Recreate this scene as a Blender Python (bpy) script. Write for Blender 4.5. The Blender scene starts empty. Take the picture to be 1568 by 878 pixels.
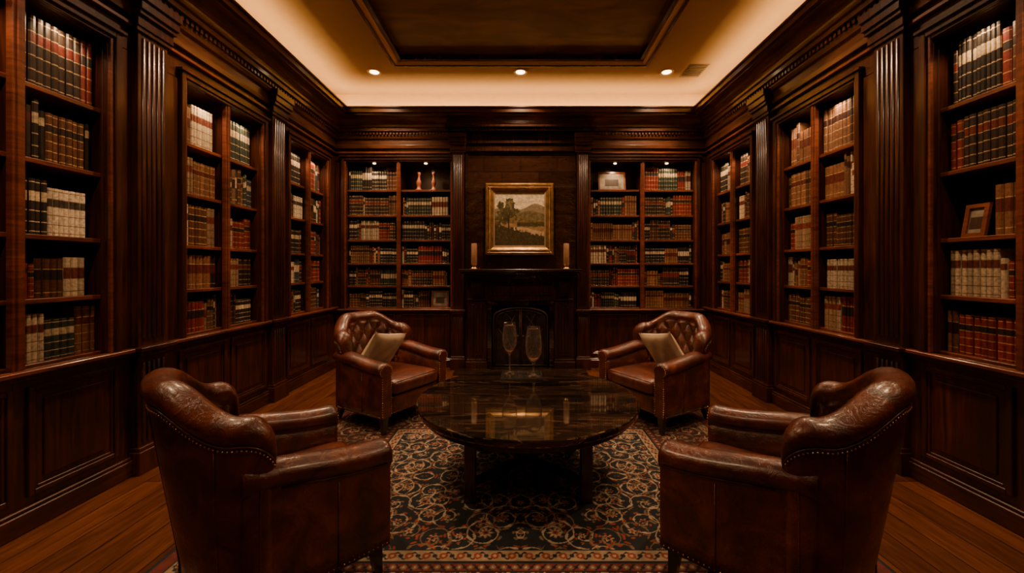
import bpy, bmesh, math, random
import numpy as np
from mathutils import Vector, Matrix
random.seed(7); np.random.seed(7)
R=random.Random(11)
PI=math.pi

# ---------------------------------------------------------------- materials
def newmat(name):
    m=bpy.data.materials.new(name); m.use_nodes=True
    nt=m.node_tree; b=nt.nodes["Principled BSDF"]
    return m,nt,b
def N(nt,t,**k):
    n=nt.nodes.new(t)
    for a,v in k.items(): setattr(n,a,v)
    return n
def ramp(nt,stops):
    r=N(nt,"ShaderNodeValToRGB"); e=r.color_ramp.elements
    while len(e)<len(stops): e.new(0.5)
    for i,(p,c) in enumerate(stops):
        e[i].position=p; e[i].color=(c[0],c[1],c[2],1)
    return r
def mapping(nt,scale,rot=(0,0,0)):
    tc=N(nt,"ShaderNodeTexCoord"); mp=N(nt,"ShaderNodeMapping")
    mp.inputs["Scale"].default_value=scale; mp.inputs["Rotation"].default_value=rot
    nt.links.new(tc.outputs["Object"],mp.inputs["Vector"]); return mp
def wood(name,c1,c2,rough=0.33,scale=(9,9,0.7),coat=0.35,bump=0.08):
    m,nt,b=newmat(name); L=nt.links.new
    mp=mapping(nt,scale)
    n=N(nt,"ShaderNodeTexNoise"); n.inputs["Scale"].default_value=3; n.inputs["Detail"].default_value=7; n.inputs["Distortion"].default_value=1.2
    L(mp.outputs[0],n.inputs["Vector"])
    r=ramp(nt,[(0.3,c1),(0.55,[(a+b_)/2 for a,b_ in zip(c1,c2)]),(0.75,c2)]); L(n.outputs["Fac"],r.inputs[0])
    mp2=mapping(nt,(1.3,1.3,0.9)); n2=N(nt,"ShaderNodeTexNoise"); n2.inputs["Scale"].default_value=2; L(mp2.outputs[0],n2.inputs["Vector"])
    r2=ramp(nt,[(0.3,(0.52,0.46,0.44)),(0.7,(1.3,1.2,1.1))]); L(n2.outputs["Fac"],r2.inputs[0])
    mx=N(nt,"ShaderNodeMixRGB",blend_type="MULTIPLY"); mx.inputs[0].default_value=1
    L(r.outputs[0],mx.inputs[1]); L(r2.outputs[0],mx.inputs[2]); L(mx.outputs[0],b.inputs["Base Color"])
    b.inputs["Roughness"].default_value=rough; b.inputs["Coat Weight"].default_value=coat; b.inputs["Coat Roughness"].default_value=0.14
    bp=N(nt,"ShaderNodeBump"); bp.inputs["Strength"].default_value=bump; bp.inputs["Distance"].default_value=0.01
    L(n.outputs["Fac"],bp.inputs["Height"]); L(bp.outputs[0],b.inputs["Normal"])
    return m
def plain(name,c,rough=0.5,metal=0,noise=0.15,emis=None,spec=None):
    m,nt,b=newmat(name); L=nt.links.new
    mp=mapping(nt,(1,1,1)); n=N(nt,"ShaderNodeTexNoise"); n.inputs["Scale"].default_value=14; n.inputs["Detail"].default_value=4
    L(mp.outputs[0],n.inputs["Vector"])
    r=ramp(nt,[(0.3,[x*(1-noise) for x in c]),(0.7,[min(1,x*(1+noise)) for x in c])]); L(n.outputs["Fac"],r.inputs[0])
    L(r.outputs[0],b.inputs["Base Color"]); b.inputs["Roughness"].default_value=rough; b.inputs["Metallic"].default_value=metal
    if emis: b.inputs["Emission Color"].default_value=(*emis[0],1); b.inputs["Emission Strength"].default_value=emis[1]
    return m
def vcol(name,rough=0.6,noise=0.25,scale=40,bump=0.0):
    m,nt,b=newmat(name); L=nt.links.new
    a=N(nt,"ShaderNodeAttribute"); a.attribute_name="Col"
    mp=mapping(nt,(1,1,1)); n=N(nt,"ShaderNodeTexNoise"); n.inputs["Scale"].default_value=scale; n.inputs["Detail"].default_value=4; L(mp.outputs[0],n.inputs["Vector"])
    r=ramp(nt,[(0.3,(1-noise,)*3),(0.7,(1+noise,)*3)]); L(n.outputs["Fac"],r.inputs[0])
    mx=N(nt,"ShaderNodeMixRGB",blend_type="MULTIPLY"); mx.inputs[0].default_value=1
    L(a.outputs["Color"],mx.inputs[1]); L(r.outputs[0],mx.inputs[2]); L(mx.outputs[0],b.inputs["Base Color"])
    b.inputs["Roughness"].default_value=rough
    if bump:
        bp=N(nt,"ShaderNodeBump"); bp.inputs["Strength"].default_value=bump; bp.inputs["Distance"].default_value=0.004
        n3=N(nt,"ShaderNodeTexNoise"); n3.inputs["Scale"].default_value=350; L(mp.outputs[0],n3.inputs["Vector"])
        L(n3.outputs["Fac"],bp.inputs["Height"]); L(bp.outputs[0],b.inputs["Normal"])
    return m

M_WOOD=wood("mahogany_vertical",(0.018,0.0055,0.0032),(0.094,0.024,0.010))
M_WOODH=wood("mahogany_horizontal",(0.018,0.0055,0.0032),(0.09,0.023,0.010),scale=(1.2,1.2,14))
M_CORN=wood("cornice_lightened_wood",(0.05,0.019,0.009),(0.17,0.064,0.028),scale=(1.2,1.2,14),rough=0.35)  # wood colour lightened to stand in for light the spots don't give here
M_SHELF=wood("shelf_mahogany_lit",(0.08,0.020,0.008),(0.25,0.062,0.020),scale=(1.5,1.5,12),rough=0.4)  # orange light on shelf edges and ledges put into a lighter mahogany colour
M_BACK=wood("bookcase_back_wood",(0.016,0.006,0.003),(0.055,0.018,0.008),rough=0.5)
M_DARKW=wood("dark_leg_wood",(0.012,0.006,0.004),(0.035,0.014,0.008),scale=(12,12,2),rough=0.3)
M_MANT=wood("mantel_ebonised_wood",(0.015,0.006,0.004),(0.058,0.019,0.010),rough=0.25)
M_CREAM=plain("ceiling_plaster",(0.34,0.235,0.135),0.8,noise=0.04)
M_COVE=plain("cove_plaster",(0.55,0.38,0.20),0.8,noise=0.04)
M_BLACK=plain("blackened_iron",(0.03,0.025,0.02),0.35,metal=0.7)
M_SOOT=plain("firebox_soot",(0.02,0.017,0.015),0.9)
M_BRASS=plain("antique_brass",(0.60,0.38,0.17),0.28,metal=1)
M_GOLD=plain("gilt_frame",(0.40,0.23,0.08),0.38,metal=0.85,noise=0.4)
M_LINER=plain("frame_liner",(0.30,0.20,0.10),0.6)
M_CANDLE=plain("candle_wax",(0.26,0.13,0.06),0.45)
M_LINEN=plain("beige_linen",(0.50,0.37,0.24),0.9,noise=0.12)
M_BULB=plain("lamp_glow",(1,0.8,0.5),0.5,emis=((1,0.72,0.38),14))
M_RING=plain("downlight_trim",(0.6,0.45,0.3),0.4)
M_BOOK=vcol("book_leather",0.42,0.35,70)
M_RUG=vcol("rug_wool",0.95,0.25,25,0.5)
M_PAINT=vcol("oil_paint",0.45,0.3,30)

def mk_leather():
    m,nt,b=newmat("oxblood_leather"); L=nt.links.new
    mp=mapping(nt,(1,1,1)); n=N(nt,"ShaderNodeTexNoise"); n.inputs["Scale"].default_value=6; n.inputs["Detail"].default_value=8; n.inputs["Distortion"].default_value=0.8; n.inputs["Roughness"].default_value=0.65
    L(mp.outputs[0],n.inputs["Vector"])
    r=ramp(nt,[(0.32,(0.024,0.0052,0.003)),(0.5,(0.086,0.0165,0.006)),(0.72,(0.19,0.044,0.013))]); L(n.outputs["Fac"],r.inputs[0]); L(r.outputs[0],b.inputs["Base Color"])
    rr=N(nt,"ShaderNodeMapRange"); rr.inputs["From Min"].default_value=0.3; rr.inputs["From Max"].default_value=0.7; rr.inputs["To Min"].default_value=0.40; rr.inputs["To Max"].default_value=0.25
    L(n.outputs["Fac"],rr.inputs["Value"]); L(rr.outputs[0],b.inputs["Roughness"])
    b.inputs["Coat Weight"].default_value=0.4; b.inputs["Coat Roughness"].default_value=0.2
    v=N(nt,"ShaderNodeTexVoronoi"); v.inputs["Scale"].default_value=220; L(mp.outputs[0],v.inputs["Vector"])
    n2=N(nt,"ShaderNodeTexNoise"); n2.inputs["Scale"].default_value=14; n2.inputs["Detail"].default_value=6; n2.inputs["Distortion"].default_value=2.0; L(mp.outputs[0],n2.inputs["Vector"])
    ab=N(nt,"ShaderNodeMath",operation="SUBTRACT"); ab.inputs[1].default_value=0.5; L(n2.outputs["Fac"],ab.inputs[0])
    ab2=N(nt,"ShaderNodeMath",operation="ABSOLUTE"); L(ab.outputs[0],ab2.inputs[0])
    mr=N(nt,"ShaderNodeMapRange"); mr.inputs["From Max"].default_value=0.03; mr.inputs["To Max"].default_value=0.35; L(ab2.outputs[0],mr.inputs["Value"])
    ad=N(nt,"ShaderNodeMath",operation="MULTIPLY_ADD"); ad.inputs[1].default_value=0.06; L(v.outputs["Distance"],ad.inputs[0]); L(n2.outputs["Fac"],ad.inputs[2])
    ad2=N(nt,"ShaderNodeMath",operation="MULTIPLY_ADD"); ad2.inputs[1].default_value=0.35; L(mr.outputs[0],ad2.inputs[0]); L(ad.outputs[0],ad2.inputs[2])
    bp=N(nt,"ShaderNodeBump"); bp.inputs["Strength"].default_value=0.42; bp.inputs["Distance"].default_value=0.012
    L(ad2.outputs[0],bp.inputs["Height"]); L(bp.outputs[0],b.inputs["Normal"])
    return m
M_LEATHER=mk_leather()
def mk_floor():
    m,nt,b=newmat("oak_plank_floor"); L=nt.links.new
    mp=mapping(nt,(1,1,1),(0,0,PI/2)); br=N(nt,"ShaderNodeTexBrick")
    br.inputs["Scale"].default_value=1; br.inputs["Brick Width"].default_value=1.7; br.inputs["Row Height"].default_value=0.17
    br.inputs["Mortar Size"].default_value=0.003; br.inputs["Color1"].default_value=(0.55,0.5,0.5,1); br.inputs["Color2"].default_value=(1.2,1.12,1.05,1); br.inputs["Mortar"].default_value=(0.05,0.04,0.03,1)
    L(mp.outputs[0],br.inputs["Vector"])
    mp2=mapping(nt,(11,1.1,1)); n=N(nt,"ShaderNodeTexNoise"); n.inputs["Scale"].default_value=2.5; n.inputs["Detail"].default_value=8; n.inputs["Distortion"].default_value=1.4; L(mp2.outputs[0],n.inputs["Vector"])
    r=ramp(nt,[(0.3,(0.062,0.019,0.007)),(0.6,(0.125,0.041,0.015)),(0.8,(0.19,0.066,0.023))]); L(n.outputs["Fac"],r.inputs[0])
    mx=N(nt,"ShaderNodeMixRGB",blend_type="MULTIPLY"); mx.inputs[0].default_value=1; L(r.outputs[0],mx.inputs[1]); L(br.outputs["Color"],mx.inputs[2]); L(mx.outputs[0],b.inputs["Base Color"])
    b.inputs["Roughness"].default_value=0.28
    bp=N(nt,"ShaderNodeBump"); bp.inputs["Strength"].default_value=0.2; bp.inputs["Distance"].default_value=0.02; L(mx.outputs[0],bp.inputs["Height"]); L(bp.outputs[0],b.inputs["Normal"])
    return m
M_FLOOR=mk_floor()
def mk_marble():
    m,nt,b=newmat("black_marble"); L=nt.links.new
    mp=mapping(nt,(0.8,6,3),(0,0,0.10)); n=N(nt,"ShaderNodeTexNoise"); n.inputs["Scale"].default_value=1.5; n.inputs["Detail"].default_value=8; n.inputs["Distortion"].default_value=1.3; L(mp.outputs[0],n.inputs["Vector"])
    r=ramp(nt,[(0.38,(0.006,0.005,0.004)),(0.485,(0.014,0.009,0.006)),(0.50,(0.10,0.05,0.028)),(0.515,(0.014,0.009,0.006)),(0.60,(0.026,0.013,0.008)),(0.72,(0.008,0.006,0.005))]); L(n.outputs["Fac"],r.inputs[0]); L(r.outputs[0],b.inputs["Base Color"])
    b.inputs["Roughness"].default_value=0.06; b.inputs["IOR"].default_value=1.7; b.inputs["Coat Weight"].default_value=1.0; b.inputs["Coat Roughness"].default_value=0.02
    return m
M_MARBLE=mk_marble()
def mk_breast():
    m,nt,b=newmat("lacquered_block_panel"); L=nt.links.new
    mp=mapping(nt,(1,1,1),(PI/2,0,0)); br=N(nt,"ShaderNodeTexBrick"); br.inputs["Scale"].default_value=1
    br.inputs["Brick Width"].default_value=0.5; br.inputs["Row Height"].default_value=0.19; br.inputs["Mortar Size"].default_value=0.004
    br.inputs["Color1"].default_value=(0.022,0.0085,0.005,1); br.inputs["Color2"].default_value=(0.038,0.015,0.008,1); br.inputs["Mortar"].default_value=(0.006,0.004,0.003,1)
    L(mp.outputs[0],br.inputs["Vector"]); L(br.outputs["Color"],b.inputs["Base Color"])
    n=N(nt,"ShaderNodeTexNoise"); n.inputs["Scale"].default_value=9; n.inputs["Detail"].default_value=5; mp2=mapping(nt,(1,1,1)); L(mp2.outputs[0],n.inputs["Vector"])
    ad=N(nt,"ShaderNodeMath",operation="MULTIPLY_ADD"); ad.inputs[1].default_value=-0.5; L(br.outputs["Fac"],ad.inputs[0]); L(n.outputs["Fac"],ad.inputs[2])
    bp=N(nt,"ShaderNodeBump"); bp.inputs["Strength"].default_value=0.5; bp.inputs["Distance"].default_value=0.035; L(ad.outputs[0],bp.inputs["Height"]); L(bp.outputs[0],b.inputs["Normal"])
    b.inputs["Roughness"].default_value=0.15; b.inputs["Coat Weight"].default_value=0.6
    return m
M_BREAST=mk_breast()
def mk_panel():
    m,nt,b=newmat("ceiling_dark_panel"); L=nt.links.new
    mp=mapping(nt,(0.8,2.2,1)); n=N(nt,"ShaderNodeTexNoise"); n.inputs["Scale"].default_value=2.2; n.inputs["Detail"].default_value=8; n.inputs["Distortion"].default_value=0.8; L(mp.outputs[0],n.inputs["Vector"])
    r=ramp(nt,[(0.3,(0.05,0.025,0.011)),(0.7,(0.20,0.105,0.05))]); L(n.outputs["Fac"],r.inputs[0]); L(r.outputs[0],b.inputs["Base Color"]); b.inputs["Roughness"].default_value=0.4
    return m
M_PANEL=mk_panel()
def mk_glass():
    m,nt,b=newmat("clear_glass"); b.inputs["Transmission Weight"].default_value=0.985; b.inputs["Roughness"].default_value=0.0; b.inputs["IOR"].default_value=1.5; b.inputs["Base Color"].default_value=(1,0.97,0.93,1)
    b.inputs["Coat Weight"].default_value=0.5; b.inputs["Coat Roughness"].default_value=0.03
    return m
M_GLASS=mk_glass()

# ---------------------------------------------------------------- mesh builder
class Frame:
    def __init__(s,o,U,W): s.o=Vector(o); s.U=Vector(U); s.W=Vector(W); s.Z=Vector((0,0,1))
    def p(s,u,v,w): return s.o+s.U*u+s.W*w+s.Z*v
WORLD=Frame((0,0,0),(1,0,0),(0,1,0))   # u=x v=z w=y
class MB:
    def __init__(s): s.v=[];s.f=[];s.m=[];s.c=[];s.s=[]
    def add(s,vs,fs,mat=0,col=None,smooth=False,M=None):
        b=len(s.v)
        for p in vs:
            p=Vector(p)
            if M is not None: p=M@p
            s.v.append(tuple(p))
        for i,f in enumerate(fs):
            s.f.append(tuple(b+k for k in f)); s.m.append(mat); s.s.append(smooth)
            s.c.append(col[i] if isinstance(col,list) else (col or (1,1,1)))
    def box(s,fr,u0,u1,v0,v1,w0,w1,mat=0,col=None):
        vs=[fr.p(u,v,w) for u in(u0,u1) for v in(v0,v1) for w in(w0,w1)]
        s.add(vs,[(0,1,3,2),(4,6,7,5),(0,4,5,1),(2,3,7,6),(0,2,6,4),(1,5,7,3)],mat,col)
    def grid(s,rows,mat=0,smooth=True,closed=True,caps=True,M=None):
        n=len(rows[0]); vs=[p for r in rows for p in r]; fs=[]
        for i in range(len(rows)-1):
            for j in range(n if closed else n-1):
                k=(j+1)%n; fs.append((i*n+j,i*n+k,(i+1)*n+k,(i+1)*n+j))
        s.add(vs,fs,mat,None,smooth,M)
        if caps:
            b=len(s.v)-len(vs)
            s.f.append(tuple(b+j for j in range(n))); s.m.append(mat); s.s.append(False); s.c.append((1,1,1))
            s.f.append(tuple(b+(len(rows)-1)*n+j for j in range(n))); s.m.append(mat); s.s.append(False); s.c.append((1,1,1))
    def lathe(s,prof,c=(0,0,0),seg=32,mat=0,smooth=True):
        rows=[[(c[0]+r*math.cos(2*PI*j/seg),c[1]+r*math.sin(2*PI*j/seg),c[2]+z) for j in range(seg)] for r,z in prof]
        s.grid(rows,mat,smooth,True,True)
    def tube(s,pts,r,mat=0,seg=6):
        rows=[]; pts=[Vector(p) for p in pts]
        for i,p in enumerate(pts):
            t=(pts[min(i+1,len(pts)-1)]-pts[max(i-1,0)]).normalized()
            a=t.cross(Vector((0.13,0.21,0.97))); 
            if a.length<0.2: a=t.cross(Vector((1,0,0)))
            a.normalize(); b=t.cross(a)
            rows.append([p+a*(r*math.cos(2*PI*j/seg))+b*(r*math.sin(2*PI*j/seg)) for j in range(seg)])
        s.grid(rows,mat)
    def ball(s,c,r,mat=0):
        o=[(1,0,0),(-1,0,0),(0,1,0),(0,-1,0),(0,0,1),(0,0,-1)]
        k=0.577; q=[(x*k,y*k,z*k) for x in(1,-1) for y in(1,-1) for z in(1,-1)]
        vs=[Vector(c)+Vector(p)*r for p in o+q]; fs=[]
        def ci(x,y,z): return 6+(0 if x>0 else 4)+(0 if y>0 else 2)+(0 if z>0 else 1)
        for ax in range(3):
            for sg in (1,-1):
                cen=ax*2+(0 if sg>0 else 1); ring=[]
                for a,b in((1,1),(-1,1),(-1,-1),(1,-1)):
                    l=[0,0,0]; l[ax]=sg; l[(ax+1)%3]=a; l[(ax+2)%3]=b; ring.append(ci(*l))
                for i in range(4): fs.append((cen,ring[i],ring[(i+1)%4]))
        s.add(vs,fs,mat,None,True)
    def build(s,name,mats,bevel=0,colors=False,link=True,recalc=True,loc=None,seg=1):
        me=bpy.data.meshes.new(name); me.from_pydata(s.v,[],s.f)
        for m in mats: me.materials.append(m)
        me.polygons.foreach_set("material_index",s.m); me.polygons.foreach_set("use_smooth",s.s)
        if colors:
            ca=me.color_attributes.new("Col","FLOAT_COLOR","CORNER"); arr=[]
            for f,c in zip(s.f,s.c): arr.extend([c[0],c[1],c[2],1.0]*len(f))
            ca.data.foreach_set("color",arr)
        if recalc:
            bm=bmesh.new(); bm.from_mesh(me); bmesh.ops.recalc_face_normals(bm,faces=bm.faces[:]); bm.to_mesh(me); bm.free()
        me.update(); o=bpy.data.objects.new(name,me)
        if link: bpy.context.collection.objects.link(o)
        if bevel:
            md=o.modifiers.new("bevel","BEVEL"); md.width=bevel; md.segments=seg; md.limit_method="ANGLE"; md.use_clamp_overlap=True
        if loc: o.location=loc
        return o
def sweep_rect(mb,x0,x1,y0,y1,prof,mat=0,closed=False):
    rows=[]
    for w,z in prof: rows.append([(x0+w,y0+w,z),(x1-w,y0+w,z),(x1-w,y1-w,z),(x0+w,y1-w,z)])
    if closed: rows.append(rows[0])
    mb.grid(rows,mat,False,True,False)

XW=2.55; YB=5.52; YF=-1.0
FL=Frame((-XW,0,0),(0,1,0),(1,0,0)); FR=Frame((XW,0,0),(0,1,0),(-1,0,0)); FB=Frame((0,YB,0),(1,0,0),(0,-1,0))
LED=0.83; TOPS=2.77; TOPB=2.82; CORN=3.04; LIP=3.47; CEIL=3.75; D=0.33

# ---------------------------------------------------------------- shell
def simple(name,fr,a,mat):
    mb=MB(); mb.box(fr,*a); return mb.build(name,[mat])
simple("floor",WORLD,(-3.0,3.0,-0.1,0.0,YF-0.1,YB+0.48),M_FLOOR)
simple("wall_left",WORLD,(-3.0,-2.90,0,3.85,YF,YB+0.38),M_WOOD)
simple("wall_right",WORLD,(2.90,3.0,0,3.85,YF,YB+0.38),M_WOOD)
simple("wall_back",WORLD,(-3.0,3.0,0,3.85,YB+0.38,YB+0.48),M_WOOD)
mb=MB(); mb.box(WORLD,-3.0,3.0,0,3.85,YF-0.1,YF)
for i in range(6):
    x=-2.4+i*0.8
    for v0,v1 in((0.2,0.75),(0.95,2.85)):
        mb.box(WORLD,x+0.08,x+0.72,v0,v1,YF,YF+0.015)
mb.box(WORLD,-2.5,2.5,0.8,0.83,YF,YF+0.04)
mb.build("wall_front",[M_WOOD],0.005)
mb=MB(); hx=1.41; hy0,hy1=0.1,4.64
mb.box(WORLD,-3,-hx,CEIL,CEIL+0.1,YF-0.1,YB+0.48); mb.box(WORLD,hx,3,CEIL,CEIL+0.1,YF-0.1,YB+0.48)
mb.box(WORLD,-hx,hx,CEIL,CEIL+0.1,YF-0.1,hy0); mb.box(WORLD,-hx,hx,CEIL,CEIL+0.1,hy1,YB+0.48)
mb.box(WORLD,-hx,hx,CEIL+0.06,CEIL+0.1,hy0,hy1,1)
mb.build("ceiling",[M_CREAM,M_PANEL])
mb=MB(); e=0.08
sweep_rect(mb,-hx-e,hx+e,hy0-e,hy1+e,[(0,CEIL),(0,CEIL-0.03),(0.025,CEIL-0.03),(0.025,CEIL)],0,True)
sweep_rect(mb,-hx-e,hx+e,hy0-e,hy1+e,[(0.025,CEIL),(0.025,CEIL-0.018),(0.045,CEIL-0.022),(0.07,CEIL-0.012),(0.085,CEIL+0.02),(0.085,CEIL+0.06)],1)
sweep_rect(mb,-hx-e,hx+e,hy0-e,hy1+e,[(0.085,CEIL+0.06),(0.085,CEIL+0.0),(0.12,CEIL+0.0),(0.12,CEIL+0.06)],0,True)
mb.build("trim_ceiling_panel",[M_MANT,M_COVE])
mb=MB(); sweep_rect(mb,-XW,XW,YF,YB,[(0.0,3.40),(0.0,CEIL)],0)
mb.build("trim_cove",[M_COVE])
mb=MB()
prof=[(0.0,CORN-0.04),(0.03,CORN-0.04),(0.035,CORN),(0.02,CORN+0.01),(0.02,CORN+0.08),(0.045,CORN+0.09),(0.055,CORN+0.12),(0.06,CORN+0.17),(0.10,CORN+0.175),(0.10,CORN+0.215),(0.115,CORN+0.22)]
for i in range(9):
    a=i/8*PI/2; prof.append((0.12+0.10*(1-math.cos(a)),CORN+0.225+0.10*math.sin(a)))
prof+=[(0.25,CORN+0.335),(0.25,CORN+0.355),(0.28,CORN+0.36),(0.28,LIP-0.02),(0.30,LIP-0.015),(0.30,LIP),(0.255,LIP),(0.255,LIP-0.06),(0.0,LIP-0.06)]
sweep_rect(mb,-XW,XW,YF,YB,prof,0)
for fr,a,b in((FL,YF+0.1,YB-0.1),(FR,YF+0.1,YB-0.1),(FB,-XW+0.1,XW-0.1)):
    n=int((b-a)/0.045)
    for i in range(n):
        u=a+i*0.045; mb.box(fr,u,u+0.026,CORN+0.135,CORN+0.168,0.05,0.078)
mb.build("trim_cornice",[M_CORN],0.0)

# ---------------------------------------------------------------- books
SETS=[((0.15,0.07,0.035),(0.42,0.26,0.11),(0.03,0.010,0.008)),
      ((0.09,0.034,0.016),(0.42,0.26,0.10),(0.02,0.012,0.01)),
      ((0.26,0.16,0.085),(0.10,0.05,0.02),(0.16,0.03,0.015)),
      ((0.46,0.36,0.24),(0.16,0.09,0.04),(0.12,0.03,0.02)),
      ((0.17,0.020,0.012),(0.45,0.27,0.10),(0.02,0.012,0.01)),
      ((0.022,0.017,0.014),(0.50,0.36,0.20),(0.50,0.39,0.25)),
      ((0.026,0.036,0.026),(0.46,0.32,0.15),(0.40,0.30,0.19)),
      ((0.032,0.018,0.012),(0.46,0.31,0.15),(0.14,0.02,0.012)),
      ((0.20,0.085,0.038),(0.44,0.29,0.13),(0.10,0.02,0.012)),
      ((0.58,0.48,0.35),(0.20,0.12,0.06),(0.05,0.04,0.03)),
      ((0.035,0.045,0.06),(0.44,0.33,0.19),(0.44,0.33,0.22))]
def book(mb,fr,u,v,wd,h,wf,dep,st,lean=0,kind=0,jit=1.0):
    base,gold,lab=[tuple(min(1,x*jit) for x in c) for c in st]
    if kind==1:
        fr_=[0,0.70,0.86,1]; cc=[base,lab,base]
    elif kind==2:
        fr_=[0,.12,.14,.45,.72,.74,.88,1]; cc=[base,gold,base,lab,gold,base,base]
    else:
        fr_=[0,.05,.066,.22,.238,.42,.438,.60,.614,.76,.777,.93,.947,1]
        cc=[base,gold,base,gold,base,gold,base,gold,lab,gold,base,gold,base]
    du=[0,.18,.5,.82,1]; dw=[-.009,-.002,0,-.002,-.009]
    P=lambda uu,vv,w: fr.p(uu+lean*(vv-v),vv,w)
    vs=[];fs=[];col=[]
    for f in fr_:
        for a,b in zip(du,dw): vs.append(P(u+a*wd,v+f*h,wf+b))
    for i in range(len(fr_)-1):
        for j in range(4): fs.append((i*5+j,i*5+j+1,(i+1)*5+j+1,(i+1)*5+j)); col.append(cc[i])
    n=len(vs); T=(len(fr_)-1)*5
    vs+= [P(u,v,wf-dep),P(u+wd,v,wf-dep),P(u,v+h,wf-dep),P(u+wd,v+h,wf-dep)]
    fs+= [tuple(range(T,T+5))+(n+3,n+2)]; col.append((0.33,0.26,0.17))
    ls=[i*5 for i in range(len(fr_))]; fs.append(tuple(ls)+(n+2,n)); col.append(base)
    rs=[i*5+4 for i in range(len(fr_))]; fs.append(tuple(rs)+(n+3,n+1)); col.append(base)
    fs.append((n,n+1,n+3,n+2)); col.append(base)
    mb.add(vs,fs,0,col)
def fill(mb,fr,u0,u1,v,clear,wf,pal,full=0.93):
    u=u0+0.010; end=u0+(u1-u0)*R.uniform(full-0.10,1.03)-0.01
    if end>u1-0.008: end=u1-0.008
    while u<end-0.024:
        st=SETS[R.choice(pal)]; n=R.choice((1,2,3,4,6,8,9)); h=min(clear-0.035,R.uniform(0.66,0.88)*clear); w=R.uniform(0.022,0.040)
        pb=R.choice((0,0,0,0,2)); js=R.uniform(0.7,1.25)
        for _ in range(n):
            hh=h; ww=w; jj=js*R.uniform(0.75,1.25); s2=st; p2=pb
            if n<4: hh=min(clear-0.03,h*R.uniform(0.86,1.1)); ww=w*R.uniform(0.6,1.25); s2=SETS[R.choice(pal)]; p2=R.choice((0,0,1,2))
            if u+ww>end: ww=end-u
            if ww<0.015: break
            book(mb,fr,u,v+0.001,ww,hh,wf-R.uniform(0,0.012),0.19,s2,0,p2,jj); u+=ww+0.0022
    if u1-u>0.10:
        hh=clear*0.66; ln=-min(0.28,(0.045)/hh); 
        if R.random()<0.6: book(mb,fr,u+0.045,v+0.001,0.026,hh,wf,0.18,SETS[R.choice(pal)],ln,R.choice((0,1)))

SH_S=[0.845,1.19,1.535,1.94,2.335]; SH_B=[0.815,1.117,1.43,1.753,2.094,2.444]
def bookcase(fr,u0,u1,v0,v1,shelves,pal,skip=(),full=0.93,puck=True,special=()):
    mb=MB(); um=(u0+u1)/2; t=0.02
    mb.box(fr,u0-t,u1+t,v0,v1+t,-D,-D+0.015,1)
    mb.box(fr,u0-t,u0,v0,v1,-D+0.015,-0.032,0); mb.box(fr,u1,u1+t,v0,v1,-D+0.015,-0.032,0)
    mb.box(fr,u0-t,u1+t,v1,v1+t,-D+0.015,-0.032,0)
    mb.box(fr,um-0.012,um+0.012,v0,v1,-D+0.015,-0.032,0)
    mb.box(fr,um-0.027,um+0.027,v0,v1,-0.032,0.004,2)
    mb.box(fr,um-0.011,um+0.011,v0,v1,0.004,0.012,2)
    for i,s in enumerate(shelves):
        for a,b in((u0,um-0.012),(um+0.012,u1)):
            mb.box(fr,a,b,s-0.026,s,-D+0.015,-0.04,2)
    c=0.06
    for (a,b,p) in((0,0.022,0.02),(0.022,c,0.034)):
        mb.box(fr,u0-b,u0-a,v0,v1+b,0,p,2 if a==0 else 0); mb.box(fr,u1+a,u1+b,v0,v1+b,0,p,2 if a==0 else 0); mb.box(fr,u0-a,u1+a,v1+a,v1+b,0,p,0)
    mb.box(fr,u0-c-0.02,u1+c+0.02,v1+c,v1+c+0.022,0,0.05,0)
    if puck:
        for uc in((u0+um)/2,(um+u1)/2):
            p=fr.p(uc,v1-0.006,-0.075)
            mb.lathe([(0.022,0),(0.022,0.005)],tuple(p),12,3)
    o=mb.build("built_in_bookcase",[M_WOOD,M_BACK,M_SHELF,M_BULB],0.003)
    bk=MB()
    for i,s in enumerate(shelves):
        top=(shelves[i+1]-0.026) if i+1<len(shelves) else v1
        for k,(a,b) in enumerate(((u0,um-0.012),(um+0.012,u1))):
            if (i,k) in skip: continue
            for (si,sk,sa) in special:
                if (si,sk)==(i,k): b=a+sa
            fill(bk,fr,a,b,s,top-s,-0.06,pal,full)
    bk.build("row_of_books",[M_BOOK],0,True)
    for uc in((u0+um)/2,(um+u1)/2):  # back bays: puck lamps; side bays: added fill spots without a fitting
        l=bpy.data.lights.new("shelf_puck_and_fill","SPOT"); l.energy=PUCK_FILL; l.color=(1,0.62,0.32); l.spot_size=math.radians(150); l.spot_blend=0.8; l.shadow_soft_size=0.02
        lo=bpy.data.objects.new("shelf_puck_and_fill",l); bpy.context.collection.objects.link(lo)
        lo.location=fr.p(uc,v1-0.03,-0.012)
PUCK_FILL=8
SB=[(0.18,1.06),(1.60,2.48),(3.05,3.95),(4.43,5.28)]
palL=[0,1,2,3,4,5,6,7,8,9,10,5,1,4]; palR=[0,0,1,2,8,3,4,7,8,1,5,2,4]; palB=[5,7,5,1,0,8,3,4,7,6,5,4]
for fr,pal in((FL,palL),(FR,palR)):
    for i,(a,b) in enumerate(SB):
        sp_=((2,1,0.19),) if (fr is FR and i==1) else ()
        bookcase(fr,a,b,LED,TOPS,SH_S,pal,full=1.0,puck=False,special=sp_)
bookcase(FB,-2.395,-0.96,0.80,TOPB,SH_B,palB,skip=((5,1),),full=1.03,special=((0,1,0.42),))
bookcase(FB,0.96,2.395,0.80,TOPB,SH_B,palB,skip=((5,0),),full=1.03)

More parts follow.
